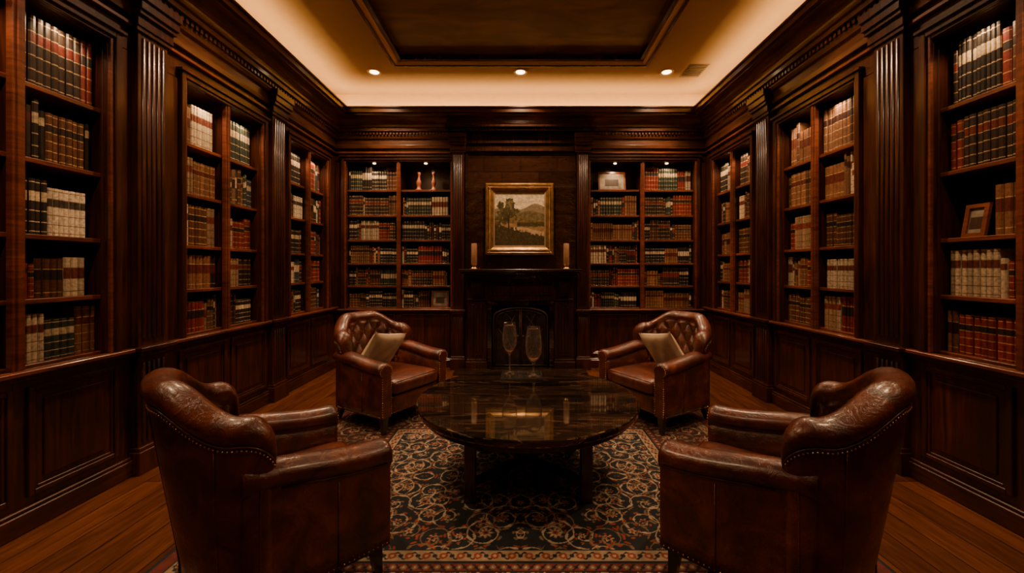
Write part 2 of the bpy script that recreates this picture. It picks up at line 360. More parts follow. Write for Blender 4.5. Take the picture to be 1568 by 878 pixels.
def panel(mb,fr,u0,u1,v0,v1,w):
    t=0.028
    for a,b,c,d in((u0,u0+t,v0,v1),(u1-t,u1,v0,v1),(u0+t,u1-t,v0,v0+t),(u0+t,u1-t,v1-t,v1)): mb.box(fr,a,b,c,d,w,w+0.016)
    t2=0.045
    for a,b,c,d in((u0+t,u0+t2,v0+t,v1-t),(u1-t2,u1-t,v0+t,v1-t),(u0+t2,u1-t2,v0+t,v0+t2),(u0+t2,u1-t2,v1-t2,v1-t)): mb.box(fr,a,b,c,d,w,w+0.007)
    mb.box(fr,u0+t2+0.03,u1-t2-0.03,v0+t2+0.03,v1-t2-0.03,w,w+0.008)
PIL=[-0.10,1.32,2.74,4.17]
for nm,fr,ops,(ua,ub),vt,vb in(("left",FL,SB,(YF,YB),TOPS,LED),("right",FR,SB,(YF,YB),TOPS,LED),("back",FB,[(-2.395,-0.96),(0.96,2.395)],(-XW,XW),TOPB,0.80)):
    mb=MB()
    if nm=="back":
        mb.box(fr,ua,-0.93,0,vb,-0.03,0); mb.box(fr,0.93,ub,0,vb,-0.03,0)
        mb.box(fr,ua,ub,vt,CORN+0.2,-0.03,0)
        mb.box(fr,ua,-2.395,vb,vt,-0.03,0); mb.box(fr,2.395,ub,vb,vt,-0.03,0); mb.box(fr,-0.96,-0.93,vb,vt,-0.03,0); mb.box(fr,0.93,0.96,vb,vt,-0.03,0)
        for s in(-1,1):
            a,b=sorted((s*0.97,s*2.40)); m=(a+b)/2
            panel(mb,fr,a,m-0.03,0.17,0.74,0); panel(mb,fr,m+0.03,b,0.17,0.74,0)
        rails=[(ua,-0.93),(0.93,ub)]
    else:
        mb.box(fr,ua,ub,0,vb,-0.03,0); mb.box(fr,ua,ub,vt,CORN+0.2,-0.03,0)
        e=[ua]+[x for o in ops for x in o]+[ub]
        for i in range(0,len(e),2): mb.box(fr,e[i],e[i+1],vb,vt,-0.03,0)
        for a,b in ops:
            m=(a+b)/2; panel(mb,fr,a-0.06,m-0.03,0.17,0.74,0); panel(mb,fr,m+0.03,b+0.06,0.17,0.74,0)
        rails=[(ua,ub)]
        panel(mb,fr,-0.9,-0.26,0.9,2.7,0)
    for a,b in rails:
        mb.box(fr,a,b,vb-0.05,vb-0.022,0,0.03); mb.box(fr,a,b,vb-0.022,vb,0,0.055,1)
        mb.box(fr,a,b,2.93,2.955,0,0.03,1)
    mb.build("trim_panelling_"+nm,[M_WOOD,M_SHELF],0.004)
    mb=MB()
    for a,b in rails:
        mb.box(fr,a,b,0,0.105,0,0.03); mb.box(fr,a,b,0.105,0.125,0,0.02)
    mb.build("baseboard_"+nm,[M_WOODH],0.005)
def pilaster(fr,uc,w=0.22,base=0.0,v0=0,vt=CORN+0.15,led=LED):
    mb=MB(); h=w/2
    mb.box(fr,uc-h,uc+h,v0,vt,base,base+0.045)
    for k in range(5):
        u=uc-h+0.02+(w-0.04)*(k+0.5)/5; r=(w-0.04)/5*0.36
        for a,b in((led+0.06,CORN-0.16),(0.2,led-0.1)):
            rows=[[fr.p(u+r*math.cos(t),v,base+0.045+r*0.9*math.sin(t)) for t in (0,PI/5,2*PI/5,3*PI/5,4*PI/5,PI)] for v in(a,b)]
            mb.grid(rows,0,True,True,True)
    mb.box(fr,uc-h-0.02,uc+h+0.02,v0,0.15,base,base+0.075); mb.box(fr,uc-h-0.01,uc+h+0.01,0.15,0.175,base,base+0.065)
    mb.box(fr,uc-h-0.01,uc+h+0.01,led-0.055,led-0.022,base,base+0.075); mb.box(fr,uc-h-0.025,uc+h+0.025,led-0.022,led+0.004,base,base+0.095)
    for i,(a,b,p) in enumerate(((CORN-0.13,CORN-0.10,0.06),(CORN-0.10,CORN-0.03,0.07),(CORN-0.03,CORN,0.09),(CORN,CORN+0.06,0.105),(CORN+0.06,CORN+0.12,0.12))):
        mb.box(fr,uc-h-p*0.35,uc+h+p*0.35,a,b,base,base+p)
    return mb.build("fluted_pilaster",[M_WOOD],0.003)
for fr in(FL,FR):
    for u in PIL: pilaster(fr,u)

# ---------------------------------------------------------------- chimney breast & fireplace
mb=MB(); f=FB
mb.box(f,-0.75,0.75,1.30,CORN+0.16,0,0.10,1)
for s in(-1,1):
    a,b=sorted((s*0.45,s*0.75)); mb.box(f,a,b,0,1.30,0,0.10,0)
mb.box(f,-0.45,0.45,0.93,1.30,0,0.10,0)
mb.box(f,-0.75,0.75,2.93,2.96,0.10,0.14,0); mb.box(f,-0.97,0.97,CORN+0.14,CORN+0.18,0,0.22,0); mb.box(f,-1.0,1.0,CORN+0.18,CORN+0.21,0,0.25,0)
mb.box(f,-0.75,0.75,CORN+0.0,CORN+0.14,0.10,0.13,0)
mb.box(f,-0.45,-0.40,0,0.93,-0.30,0.10,2); mb.box(f,0.40,0.45,0,0.93,-0.30,0.10,2); mb.box(f,-0.45,0.45,0,0.93,-0.33,-0.30,2); mb.box(f,-0.40,0.40,0.88,0.93,-0.30,0.10,2); mb.box(f,-0.40,0.40,0,0.03,-0.30,0.10,2)
mb.build("trim_chimney_breast",[M_MANT,M_BREAST,M_SOOT],0.004)
for s in(-1,1): pilaster(FB,s*0.84,0.16,0.09,led=0.80)
mb=MB()
mb.box(f,-0.74,0.74,1.312,1.345,0.10,0.22); mb.box(f,-0.79,0.79,1.312,1.345,0.22,0.38); mb.box(f,-0.765,0.765,1.285,1.312,0.20,0.34); mb.box(f,-0.73,0.73,1.25,1.285,0.10,0.30); mb.box(f,-0.71,0.71,1.225,1.25,0.10,0.27)
mb.box(f,-0.70,0.70,0.93,1.225,0.10,0.20)
mb.box(f,-0.42,0.42,1.0,1.16,0.20,0.212); mb.box(f,-0.38,0.38,1.04,1.12,0.212,0.22)
mb.box(f,-0.70,0.70,0.93,0.955,0.20,0.22)
for i in range(46): mb.box(f,-0.69+i*0.03,-0.674+i*0.03,1.20,1.222,0.20,0.225)
for s in(-1,1):
    a,b=sorted((s*0.45,s*0.70)); mb.box(f,a,b,0.0,0.93,0.10,0.20)
    a,b=sorted((s*0.50,s*0.65)); mb.box(f,a,b,0.2,0.88,0.20,0.215); 
    for k in range(4):
        u=s*(0.52+k*0.037); mb.box(f,u-0.010,u+0.010,0.24,0.84,0.215,0.225)
    mb.box(f,a,b,1.0,1.20,0.20,0.26); mb.box(f,a+0.02,b-0.02,1.03,1.16,0.26,0.275)
    a,b=sorted((s*0.44,s*0.72)); mb.box(f,a,b,0,0.13,0.10,0.25); mb.box(f,a+0.01,b-0.01,0.13,0.16,0.10,0.235)
    a,b=sorted((s*0.385,s*0.45)); mb.box(f,a,b,0.04,0.93,0.10,0.15,1)
mb.box(f,-0.385,0.385,0.86,0.93,0.10,0.15,1)
mb.box(f,-0.73,0.73,0,0.04,0.10,0.24,1); mb.box(f,-0.85,0.85,0,0.04,0.24,0.46,1)
mb.build("fireplace_mantel",[M_MANT,M_MARBLE],0.004)
mb=MB()
def arch(hw,top,rise,n=14):
    pts=[(-hw,0.045),(-hw,top-rise)]
    for i in range(1,n): 
        t=PI-PI*i/n; pts.append((hw*math.cos(t),top-rise+rise*math.sin(t)))
    return pts+[(hw,top-rise),(hw,0.045)]
M_IRONL=plain("lighter_iron",(0.11,0.08,0.06),0.4,metal=0.7)  # lighter iron tone for the screen's arch and bars
M_SLATE=plain("firescreen_slate",(0.022,0.017,0.014),0.2,noise=0.6)
A=arch(0.36,0.83,0.12); mb.tube([f.p(u,v,0.13) for u,v in A],0.012,3)
A2=arch(0.325,0.795,0.11); mb.tube([f.p(u,v,0.12) for u,v in A2],0.005,3)
for u in(-0.010,0.010): mb.tube([f.p(u,0.045,0.122),f.p(u,0.82,0.122)],0.006,3)
mb.tube([f.p(-0.36,0.055,0.12),f.p(0.36,0.055,0.12)],0.01,3)
vs=[f.p(u,v,0.112) for u,v in A]+[f.p(u,v,0.104) for u,v in A]; n=len(A)
mb.add(vs,[tuple(range(n)),tuple(range(2*n-1,n-1,-1))],1)
for s in(-1,1):
    mb.ball(f.p(s*0.035,0.45,0.135),0.014,2)
    for (a,b,c,d) in((0.06,0.10,0.30,0.55),(0.30,0.30,0.08,0.72),(0.10,0.55,0.20,0.75)):
        mb.tube([f.p(s*a,b,0.115),f.p(s*(a+c)/2+0.02,(b+d)/2+0.03,0.115),f.p(s*c,d,0.115)],0.003,3)
mb.build("fireplace_screen",[M_BLACK,M_SLATE,M_BRASS,M_IRONL])

# painting
mb=MB(); x0,x1,z0,z1=-0.47,0.445,1.54,2.50
def ringf(mb,x0,x1,z0,z1,prof,mat):
    rows=[[f.p(x0+i,z0+i,w),f.p(x1-i,z0+i,w),f.p(x1-i,z1-i,w),f.p(x0+i,z1-i,w)] for i,w in prof]
    mb.grid(rows,mat,False,True,False)
ringf(mb,x0,x1,z0,z1,[(0,0.10),(0,0.135),(0.012,0.15),(0.03,0.152),(0.045,0.140),(0.07,0.150),(0.085,0.140),(0.105,0.128)],0)
ringf(mb,x0,x1,z0,z1,[(0.105,0.132),(0.125,0.128),(0.125,0.118)],1)
for k in range(60):
    t=k/60
    for a in(x0+0.058,x1-0.058): mb.ball(f.p(a,z0+0.04+(z1-z0-0.08)*t,0.146),0.010,0)
    for b in(z0+0.058,z1-0.058): mb.ball(f.p(x0+0.04+(x1-x0-0.08)*t,b,0.146),0.010,0)
fo=mb.build("framed_landscape_painting",[M_GOLD,M_LINER])
nx,ny=190,190
gx,gy=np.meshgrid(np.linspace(0,1,nx+1),np.linspace(0,1,ny+1))
def vnoise(x,y,sc,seed):
    rs=np.random.RandomState(seed); g=rs.rand(64,64); X=x*sc;Y=y*sc; i=np.floor(X).astype(int)%63;j=np.floor(Y).astype(int)%63
    fx=X-np.floor(X);fy=Y-np.floor(Y); fx=fx*fx*(3-2*fx);fy=fy*fy*(3-2*fy)
    return (g[j,i]*(1-fx)+g[j,i+1]*fx)*(1-fy)+(g[j+1,i]*(1-fx)+g[j+1,i+1]*fx)*fy
nz=vnoise(gx,gy,8,1)*.35+vnoise(gx,gy,18,2)*.3+vnoise(gx,gy,45,3)*.35
n2=vnoise(gx,gy,30,9)*.6+vnoise(gx,gy,55,8)*.4
nw=vnoise(gx,gy*3,12,5)
col=np.zeros(gx.shape+(3,)); 
def setc(m,c,var=0.6,nn=None):
    q=nz if nn is None else nn
    for k in range(3): col[...,k]=np.where(m,c[k]*(1-var/2+var*q),col[...,k])
for k,(a,b) in enumerate(((0.88,0.62),(0.72,0.52),(0.48,0.36))): col[...,k]=(a+(b-a)*(gy-.6)/.4)*(0.8+0.4*nw)
setc(gy<0.68+0.08*np.exp(-((gx-0.80)/0.2)**2)+0.02*np.sin(gx*9)+0.02*n2,(0.27,0.21,0.13))
setc(gy<0.58+0.06*np.sin(gx*6+3.6)+0.03*n2,(0.17,0.13,0.055),1.0,n2)
setc(gy<0.48+0.03*np.sin(gx*6)+0.03*n2,(0.20,0.13,0.045),1.0,n2); setc(gy<0.40+0.03*np.sin(gx*4+1),(0.34,0.21,0.09))
setc((np.abs(gy-0.40)<0.05*n2+0.015)&(gx>0.45),(0.08,0.06,0.022),1.0,n2)
setc(np.abs(gy-0.24-0.06*np.sin(gx*5-0.6))<0.03+0.05*gx,(0.58,0.40,0.22)); setc(gy<0.13+0.07*n2-0.04*gx,(0.10,0.065,0.025),1.0,n2)
setc((gy<0.36+0.12*n2-0.25*gx),(0.07,0.05,0.02),1.2,n2)
td=np.full(gx.shape,-1.0)
for cx,cy,r in((0.30,0.66,0.19),(0.16,0.60,0.15),(0.42,0.62,0.12),(0.31,0.80,0.13),(0.12,0.76,0.10),(0.09,0.48,0.12),(0.22,0.46,0.11),(0.46,0.50,0.07)): td=np.maximum(td,1-np.hypot(gx-cx,gy-cy)/r)
leaf=td>0.62*n2+0.02
setc(leaf,(0.085,0.068,0.024),1.6,nz); setc(leaf&(n2>0.55)&(nz>0.5),(0.20,0.15,0.06),0.6)
for c,b in((0.27,0.04),(0.31,-0.08)): setc((np.abs(gx-c-b*(gy-0.2)*1.5)<0.010)&(gy<0.62)&(gy>0.20),(0.045,0.028,0.014))
def cgrid(name,P,col,mat,parent=None):
    h,w=col.shape[:2]; me=bpy.data.meshes.new(name)
    idx=np.arange(h*w).reshape(h,w); F=np.stack([idx[:-1,:-1],idx[:-1,1:],idx[1:,1:],idx[1:,:-1]],-1).reshape(-1,4)
    me.vertices.add(h*w); me.vertices.foreach_set("co",P.reshape(-1)); me.loops.add(F.size); me.loops.foreach_set("vertex_index",F.reshape(-1).astype(np.int32))
    me.polygons.add(len(F)); me.polygons.foreach_set("loop_start",np.arange(0,F.size,4,dtype=np.int32)); 
    me.update(calc_edges=True); me.validate()
    ca=me.color_attributes.new("Col","FLOAT_COLOR","POINT"); c4=np.ones((h*w,4)); c4[:,:3]=col.reshape(-1,3); ca.data.foreach_set("color",c4.reshape(-1))
    me.materials.append(mat); o=bpy.data.objects.new(name,me); bpy.context.collection.objects.link(o)
    if parent: o.parent=parent
    return o
P=np.stack([x0+0.12+gx*(x1-x0-0.24),np.full(gx.shape,YB-0.120),z0+0.12+gy*(z1-z0-0.24)],-1)
cgrid("canvas",P,col,M_PAINT,fo)

# candles
for s in(-1,1):
    mb=MB(); c=(s*0.60-0.003,YB-0.29,1.3455)
    mb.lathe([(0.05,0),(0.052,0.012),(0.03,0.022),(0.024,0.035),(0.038,0.05),(0.045,0.06)],c,24,1)
    mb.lathe([(0.036,0.06),(0.038,0.07),(0.037,0.33),(0.033,0.335),(0.012,0.328)],c,24,0)
    mb.lathe([(0.002,0.328),(0.002,0.35)],c,6,2)
    mb.build("pillar_candle",[M_CANDLE,M_BRASS,M_BLACK])

M_TERRA=plain("turned_redwood",(0.30,0.09,0.04),0.35)
for x in(-1.43,-1.22):
    mb=MB(); mb.lathe([(0.045,0.001),(0.047,0.02),(0.03,0.03),(0.022,0.07),(0.032,0.10),(0.034,0.13),(0.018,0.17),(0.016,0.22),(0.024,0.235),(0.026,0.26),(0.01,0.268)],(x,YB+0.13,2.444),20,0); mb.build("turned_candlestick",[M_TERRA])
def smallframe(fr,uc,v,w,h,wf,tint):
    mb=MB(); t=0.022; L=0.18
    class G: 
        def p(s,u,vv,ww): return fr.p(u,v+vv,wf-L*vv+ww)
    g=G()
    for a,b,c,d in((uc-w/2,uc-w/2+t,0.001,h),(uc+w/2-t,uc+w/2,0.001,h),(uc-w/2+t,uc+w/2-t,0.001,t),(uc-w/2+t,uc+w/2-t,h-t,h)): mb.box(g,a,b,c,d,0,0.018,0)
    mb.box(g,uc-w/2+t,uc+w/2-t,t,h-t,0,0.008,1); mb.box(g,uc-w/4,uc+w/4,h*0.25,h*0.6,0.008,0.010,2)
    mb.build("small_picture_frame",[M_SHELF,tint,M_BACK])
M_PHOTO=plain("photo_paper",(0.20,0.155,0.11),0.5,noise=0.5)
smallframe(FB,1.28,2.444,0.38,0.27,-0.10,M_PHOTO)
smallframe(FB,-1.12,0.815,0.24,0.235,-0.065,M_PHOTO)
smallframe(FR,2.315,1.535,0.12,0.19,-0.07,M_PHOTO)

# downlights / vent
def spot(loc,e,ang=120,soft=0.06):
    l=bpy.data.lights.new("ceiling_spot","SPOT"); l.energy=e; l.color=(1,0.63,0.35); l.spot_size=math.radians(ang); l.spot_blend=0.9; l.shadow_soft_size=soft
    o=bpy.data.objects.new("ceiling_spot",l); o.location=loc; bpy.context.collection.objects.link(o); return o
for x,y,E in [(-1.78,4.89,200),(0,4.89,220),(1.78,4.89,200),(-1.78,3.1,200),(1.78,3.1,200),(-1.78,1.35,150),(1.78,1.35,150),(-1.78,-0.35,35),(1.78,-0.35,35)]:
    mb=MB(); mb.lathe([(0.055,0),(0.058,-0.006),(0.080,-0.008),(0.085,0)],(x,y,CEIL),28,0); mb.lathe([(0.0545,-0.004),(0.0545,-0.001)],(x,y,CEIL),28,1)
    mb.build("recessed_downlight",[M_RING,M_BULB])
    spot((x,y,CEIL-0.03),E)
mb=MB(); vx,vy=2.10,4.86
for i in range(7): mb.box(WORLD,vx-0.10,vx+0.10,CEIL-0.012,CEIL-0.004,vy-0.14+i*0.04,vy-0.122+i*0.04,0)
mb.box(WORLD,vx-0.12,vx+0.12,CEIL-0.004,CEIL-0.0005,vy-0.16,vy+0.16,0)
mb.build("ceiling_air_vent",[plain("vent_paint",(0.13,0.09,0.06),0.6)])

# cove LED
def area(name,loc,sx,sy,e,rot):
    l=bpy.data.lights.new(name,"AREA"); l.shape="RECTANGLE"; l.size=sx; l.size_y=sy; l.energy=e; l.color=(1,0.55,0.18)
    o=bpy.data.objects.new(name,l); o.location=loc; o.rotation_euler=rot; bpy.context.collection.objects.link(o); return o
zc=LIP-0.045; LY=YB-YF-0.3; ym=(YB+YF)/2; CE=10
area("cove_led_strip",(-XW+0.20,ym,zc),0.05,LY,CE*LY,(PI,math.radians(-35),0))
area("cove_led_strip",(XW-0.20,ym,zc),0.05,LY,CE*LY,(PI,math.radians(35),0))
area("cove_led_strip",(0,YB-0.20,zc),4.7,0.05,CE*4.8,(PI+math.radians(-35),0,0))
area("cove_led_strip",(0,YF+0.20,zc),4.7,0.05,CE*4.8*0.5,(PI+math.radians(35),0,0))

# ---------------------------------------------------------------- rug
hx_,y0_,y1_=1.66,1.2,4.0; hy_=(y1_-y0_)/2; res=0.004
nx=int(hx_/res); ny=int(hy_/res)
ax,ay=np.meshgrid(np.linspace(0,hx_,nx+1),np.linspace(0,hy_,ny+1))
d=np.minimum(hx_-ax,hy_-ay); BW=0.72
navy=np.array((0.008,0.010,0.014)); cream=np.array((0.36,0.27,0.18)); tan=np.array((0.17,0.105,0.06)); rust=np.array((0.23,0.040,0.018)); blue=np.array((0.022,0.03,0.036)); maroon=np.array((0.10,0.015,0.010))
col=np.zeros(ax.shape+(3,)); col[:]=navy
col[(d<0.60)&(d>0.14)]=np.array((0.040,0.011,0.009))
rs=np.random.RandomState(5)
def put(m,c): col[m]=c
pts=[]; sp=0.145
for i in range(int(hx_/sp)+1):
    for j in range(int(hy_/sp)+1):
        pts.append((i*sp+(0.5*(j%2))*sp+rs.uniform(-.035,.035),j*sp+rs.uniform(-.035,.035)))
pat=(d>BW)|((d<0.58)&(d>0.16))
for (cx,cy) in pts:
    r=np.hypot(ax-cx,ay-cy); th=np.arctan2(ay-cy,ax-cx); sg=rs.choice((-1,1)); p=0.062; RR=rs.uniform(0.08,0.115); ph=rs.rand()
    fr_=((r/p-sg*th/(2*PI)+ph)%1.0-0.5)*p
    lw=0.0028+0.0090*np.clip(np.sin(th*5+r*60)-0.35,0,1)
    c=[cream,cream,tan,cream][rs.randint(4)]
    put(pat&(np.abs(fr_)<lw)&(r<RR)&(r>0.018),c)
    lf=pat&(np.abs(fr_-0.017)<0.0065*np.clip(np.sin(th*7+2)*1.6,0,1))&(r<RR); put(lf,rust if rs.rand()<0.6 else tan)
    k=rs.choice((5,6,8)); fs=rs.uniform(0.015,0.030)*(1.35 if rs.rand()<0.2 else 1)
    a,b=[(rust,cream),(cream,rust),(rust,navy),(rust,tan)][rs.randint(4)]
    put(pat&(r<fs*1.15*(0.75+0.28*np.cos(k*th))),cream if a is not cream else tan); put(pat&(r<fs*0.95*(0.72+0.28*np.cos(k*th))),a); put(pat&(r<fs*0.42),b); put(pat&(r<fs*0.18),navy)
def guard(a,b,base,dot,per):
    m=(d>a)&(d<b); put(m,base); put((d>a)&(d<a+0.007),navy); put((d>b-0.007)&(d<b),navy)
    s=np.where((hx_-ax)<(hy_-ay),ay,ax); q=(s%per)-per/2; w=(b-a); mid=d-(a+b)/2
    put(m&(np.abs(mid-w*0.25*np.sin(s/per*2*PI))<0.005),navy)
    put(m&(np.hypot(q,mid)<w*0.24),dot); put(m&(np.hypot(q,mid)<w*0.1),cream)
    put(m&(np.hypot(np.abs(q)-per/2,mid)<w*0.14),navy)
guard(0.635,0.72,np.array((0.30,0.215,0.135)),rust,0.08); guard(0.575,0.635,maroon*1.5,tan,0.05)
guard(0.08,0.16,np.array((0.22,0.15,0.09)),rust,0.09)
col[d<0.08]=maroon; col[(d<0.02)]=navy
full=np.concatenate([col[:,:0:-1],col],1); full=np.concatenate([full[:0:-1],full],0)
xx=np.concatenate([-ax[0,:0:-1],ax[0]]); yy=np.concatenate([-ay[:0:-1,0],ay[:,0]])+(y0_+y1_)/2
X,Y=np.meshgrid(xx,yy); P=np.stack([X,Y,np.full(X.shape,0.008)],-1)
rug=cgrid("persian_rug",P,full,M_RUG)
mb=MB(); mb.box(WORLD,-hx_,hx_,0.0005,0.0075,y0_,y1_); rb=mb.build("rug_backing",[M_BACK]); rb.parent=rug

# ---------------------------------------------------------------- armchair
def smooth(t): t=max(0,min(1,t)); return t*t*(3-2*t)
def chair_mesh():
    mb=MB(); a=0.305; yb=-0.262; rx=0.245; ry=0.165; ye=-0.085
    yc=yb+ry
    path=[((a,ye-t),(1,0)) for t in(0,0.002,0.005,0.008,0.011)]
    for i in range(37):
        t=PI/2*i/36; nxn,nyn=math.cos(t)/rx,-math.sin(t)/ry; l=math.hypot(nxn,nyn)
        path.append(((a-rx+rx*math.cos(t),yc-ry*math.sin(t)),(nxn/l,nyn/l)))
    for x in np.linspace(a-rx,0,6)[1:]: path.append(((x,yb),(0,-1)))
    mir=[((-p[0],p[1]),(-n[0],n[1])) for p,n in path[:-1]][::-1]; path+=mir
    S=[0]
    for i in range(1,len(path)): S.append(S[-1]+math.hypot(path[i][0][0]-path[i-1][0][0],path[i][0][1]-path[i-1][0][1]))
    Lt=S[-1]; rows=[]
    def shellpt(i,o,z,H,t):
        (px,py),(nxn,nyn)=path[i]; fl=(0.012+0.085*smooth(t/0.36))*max(0,(z-0.25)/0.65)
        return Vector((px+nxn*(o+fl),py+nyn*(o+fl)+0.022*(1-smooth(t/0.2))*max(0,(z-0.55)/0.25),z))
    def HH(t):
        h=0.825+0.130*smooth((t-0.09)/0.20)
        if t<0.085: h-=0.145*(1-math.sqrt(max(0,1-(1-t/0.085)**2)))
        return h
    Hs=[]
    for i,s in enumerate(S):
        t=min(s,Lt-s); H=HH(t); Hs.append(H)
        e=math.sqrt(max(0,1-(1-min(1,t/0.03))**2)); e=0.45+0.55*e; Hh=H-0.015*(1-e)
        sec=[]
        for k in range(8): 
            q=k/7; z=0.15+q*(Hh-0.115-0.15); sec.append((0.048+0.004*math.sin(q*PI),z))
        for k in range(13):
            an=math.radians(-40+k*(260/12)); sec.append((0.058*math.cos(an)+0.002,Hh-0.052+0.052*math.sin(an)))
        for k in range(30):
            q=k/29; z=(Hh-0.10)+(0.33-(Hh-0.10))*q
            u=(s-Lt/2)/0.115; v=z/0.19; fa=abs(math.sin(PI*(u+v))); fb=abs(math.sin(PI*(u-v)))
            puff=0.042*(min(fa,fb)**0.5)*smooth((t-0.02)/0.06)*smooth((z-0.40)/0.05)*smooth((Hh-0.06-z)/0.04+0.3)
            sec.append((-0.026-puff,z))
        sec.append((-0.04,0.15))
        rows.append([shellpt(i,o*e,z,H,t) for o,z in sec])
    mb.grid(rows,0,True,True,True)
    for m in range(-8,9):
        for n_ in range(0,20):
            uu=(m)/2; vv=(n_)/2
            if (m+n_)%2: continue
            z=vv*0.19; s=uu*0.115+Lt/2
            if s<0.07 or s>Lt-0.07: continue
            i=min(range(len(S)),key=lambda k:abs(S[k]-s)); t=min(s,Lt-s)
            if z<0.46 or z>Hs[i]-0.08: continue
            mb.ball(shellpt(i,-0.034,z,Hs[i],t),0.012,0)
    for i in(20,len(path)//2,len(path)-21):
        t=min(S[i],Lt-S[i]); pts=[shellpt(i,0.0515,z,Hs[i],t) for z in np.linspace(0.16,Hs[i]-0.11,10)]; mb.tube(pts,0.0028,0,5)
    for sgn in(0,1):
        i=8 if sgn==0 else len(path)-9
        mb.tube([shellpt(i,0.0510,z,Hs[i],min(S[i],Lt-S[i])) for z in np.linspace(0.16,0.60,8)],0.0028,0,5)
    for i in range(5,len(path)-5):
        pb=shellpt(i,0.050,0.163,Hs[i],min(S[i],Lt-S[i])); mb.ball(pb,0.004,2)
    pts=[shellpt(i,0.0525,Hs[i]-0.100,Hs[i],min(S[i],Lt-S[i])) for i in range(4,len(path)-4)]
    acc=0; mb.ball(pts[0],0.0042,2)
    for q in range(1,len(pts)):
        a0,b0=pts[q-1],pts[q]; Ld=(b0-a0).length; pos=0.0
        while acc+(Ld-pos)>=0.014:
            pos+=0.014-acc; acc=0; mb.ball(a0.lerp(b0,pos/Ld),0.0042,2)
        acc+=Ld-pos
    mb.tube([shellpt(i,0.051,Hs[i]-0.088,Hs[i],min(S[i],Lt-S[i])) for i in range(4,len(path)-4)],0.004,0,6)
    # arms
    def armH(y): return 0.600+0.055*smooth((0.30-y)/0.45)
    for sx in(-1,1):
        rows=[]
        ys=[0.362,0.358,0.350,0.338,0.32,0.28,0.2,0.12,0.04,-0.04,-0.12,-0.18]
        for k,y in enumerate(ys):
            e=([0.80,0.91,0.965,0.99]+[1]*8)[k]; H=armH(y)-([0.020,0.010,0.004]+[0]*9)[k]
            sec=[]
            for q in range(6): sec.append((0.046,0.15+q/5*(H-0.10-0.15)))
            for q in range(15):
                an=math.radians(-50+q*20); sec.append((0.004+0.068*math.cos(an),H-0.052+0.052*math.sin(an)))
            for q in range(5): sec.append((-0.050,(H-0.10)+(0.15-(H-0.10))*q/4))
            rows.append([Vector((sx*(0.300+o*e),y,z)) for o,z in sec])
        mb.grid(rows,0,True,True,True)
        H=0.587
        pr=[(0.043,z) for z in np.arange(0.17,0.49,0.019)]+[(0.004+0.058*math.cos(math.radians(x)),H-0.055+0.046*math.sin(math.radians(x))) for x in range(-40,225,18)]+[(-0.047,z) for z in np.arange(0.48,0.16,-0.019)]
        for o,z in pr: mb.ball((sx*(0.300+o*0.9),0.3615,z),0.0042,2)
        for y in np.arange(0.34,-0.08,-0.02): mb.ball((sx*0.347,y,0.163),0.004,2)
        mb.tube([(sx*0.350,y,armH(y)-0.094) for y in(0.34,0.28,0.2,0.12,0.04,-0.06)],0.004,0,6)
        mb.tube([(sx*0.3475,0.14,z) for z in(0.16,0.3,0.50)],0.0026,0,5)
        for (lx,ly,dx,dy) in((0.285,0.31,0.012,0.015),(0.25,-0.22,0.02,-0.035)):
            r0,r1=0.026,0.014; rows=[]
            for z,r in((0.165,r0),(0.15,r0),(0.0,r1)):
                k=(0.165-z)/0.165; cx=sx*(lx+dx*k); cy=ly+dy*k
                rows.append([(cx-r,cy-r,z),(cx+r,cy-r,z),(cx+r,cy+r,z),(cx-r,cy+r,z)])
            mb.grid(rows,1,False,True,True)
    def rbox(x0,x1,y0,y1,z0,z1,r,puff=0.0,n=10):
        bm=bmesh.new(); bmesh.ops.create_cube(bm,size=1)
        for v in bm.verts: v.co=Vector(((x0+x1)/2+v.co.x*(x1-x0),(y0+y1)/2+v.co.y*(y1-y0),(z0+z1)/2+v.co.z*(z1-z0)))
        bmesh.ops.subdivide_edges(bm,edges=bm.edges[:],cuts=n,use_grid_fill=True)
        cx,cy,cz=(x0+x1)/2,(y0+y1)/2,(z0+z1)/2; hx,hy,hz=(x1-x0)/2,(y1-y0)/2,(z1-z0)/2
        for v in bm.verts:
            q=v.co-Vector((cx,cy,cz)); inn=Vector((max(-hx+r,min(hx-r,q.x)),max(-hy+r,min(hy-r,q.y)),max(-hz+r,min(hz-r,q.z))))
            dd=q-inn
            if dd.length>1e-6: q=inn+dd.normalized()*min(r,dd.length)
            q.z+=(1 if q.z>0 else -0.2)*puff*(1-(q.x/hx)**2)*(1-(q.y/hy)**2)
            q.y+= (1 if q.y>0 else 0)*puff*0.6*(1-(q.z/hz)**2)*(1-(q.x/hx)**2) if abs(q.z)<hz else 0
            v.co=Vector((cx,cy,cz))+q
        bm.verts.ensure_lookup_table(); vs=[v.co.copy() for v in bm.verts]; fs=[tuple(v.index for v in f_.verts) for f_ in bm.faces]; bm.free()
        mb.add(vs,fs,0,None,True)
    rbox(-0.252,0.252,-0.22,0.345,0.15,0.305,0.012)
    rbox(-0.248,0.248,-0.215,0.372,0.308,0.435,0.04,0.022)
    mb.tube([(x,0.366,0.425) for x in(-0.21,-0.1,0,0.1,0.21)],0.0035,0,5)
    for x in np.arange(-0.24,0.25,0.02): mb.ball((x,0.346,0.163),0.004,2)
    return mb
cm=chair_mesh().build("leather_armchair",[M_LEATHER,M_DARKW,M_BRASS]); me=cm.data
def place(o,x,y,head,s):
    o.location=(x,y,0.009); o.rotation_euler=(0,0,math.radians(head-90)); o.scale=s
CH=[(-1.06,1.73,45,(1,1,1)),(1.105,1.73,137,(1.02,1.02,1.0)),(-1.235,3.70,-31,(1.10,1.08,0.97)),(1.275,3.70,211,(1.10,1.08,0.97))]
place(cm,*CH[0])
chairs=[cm]
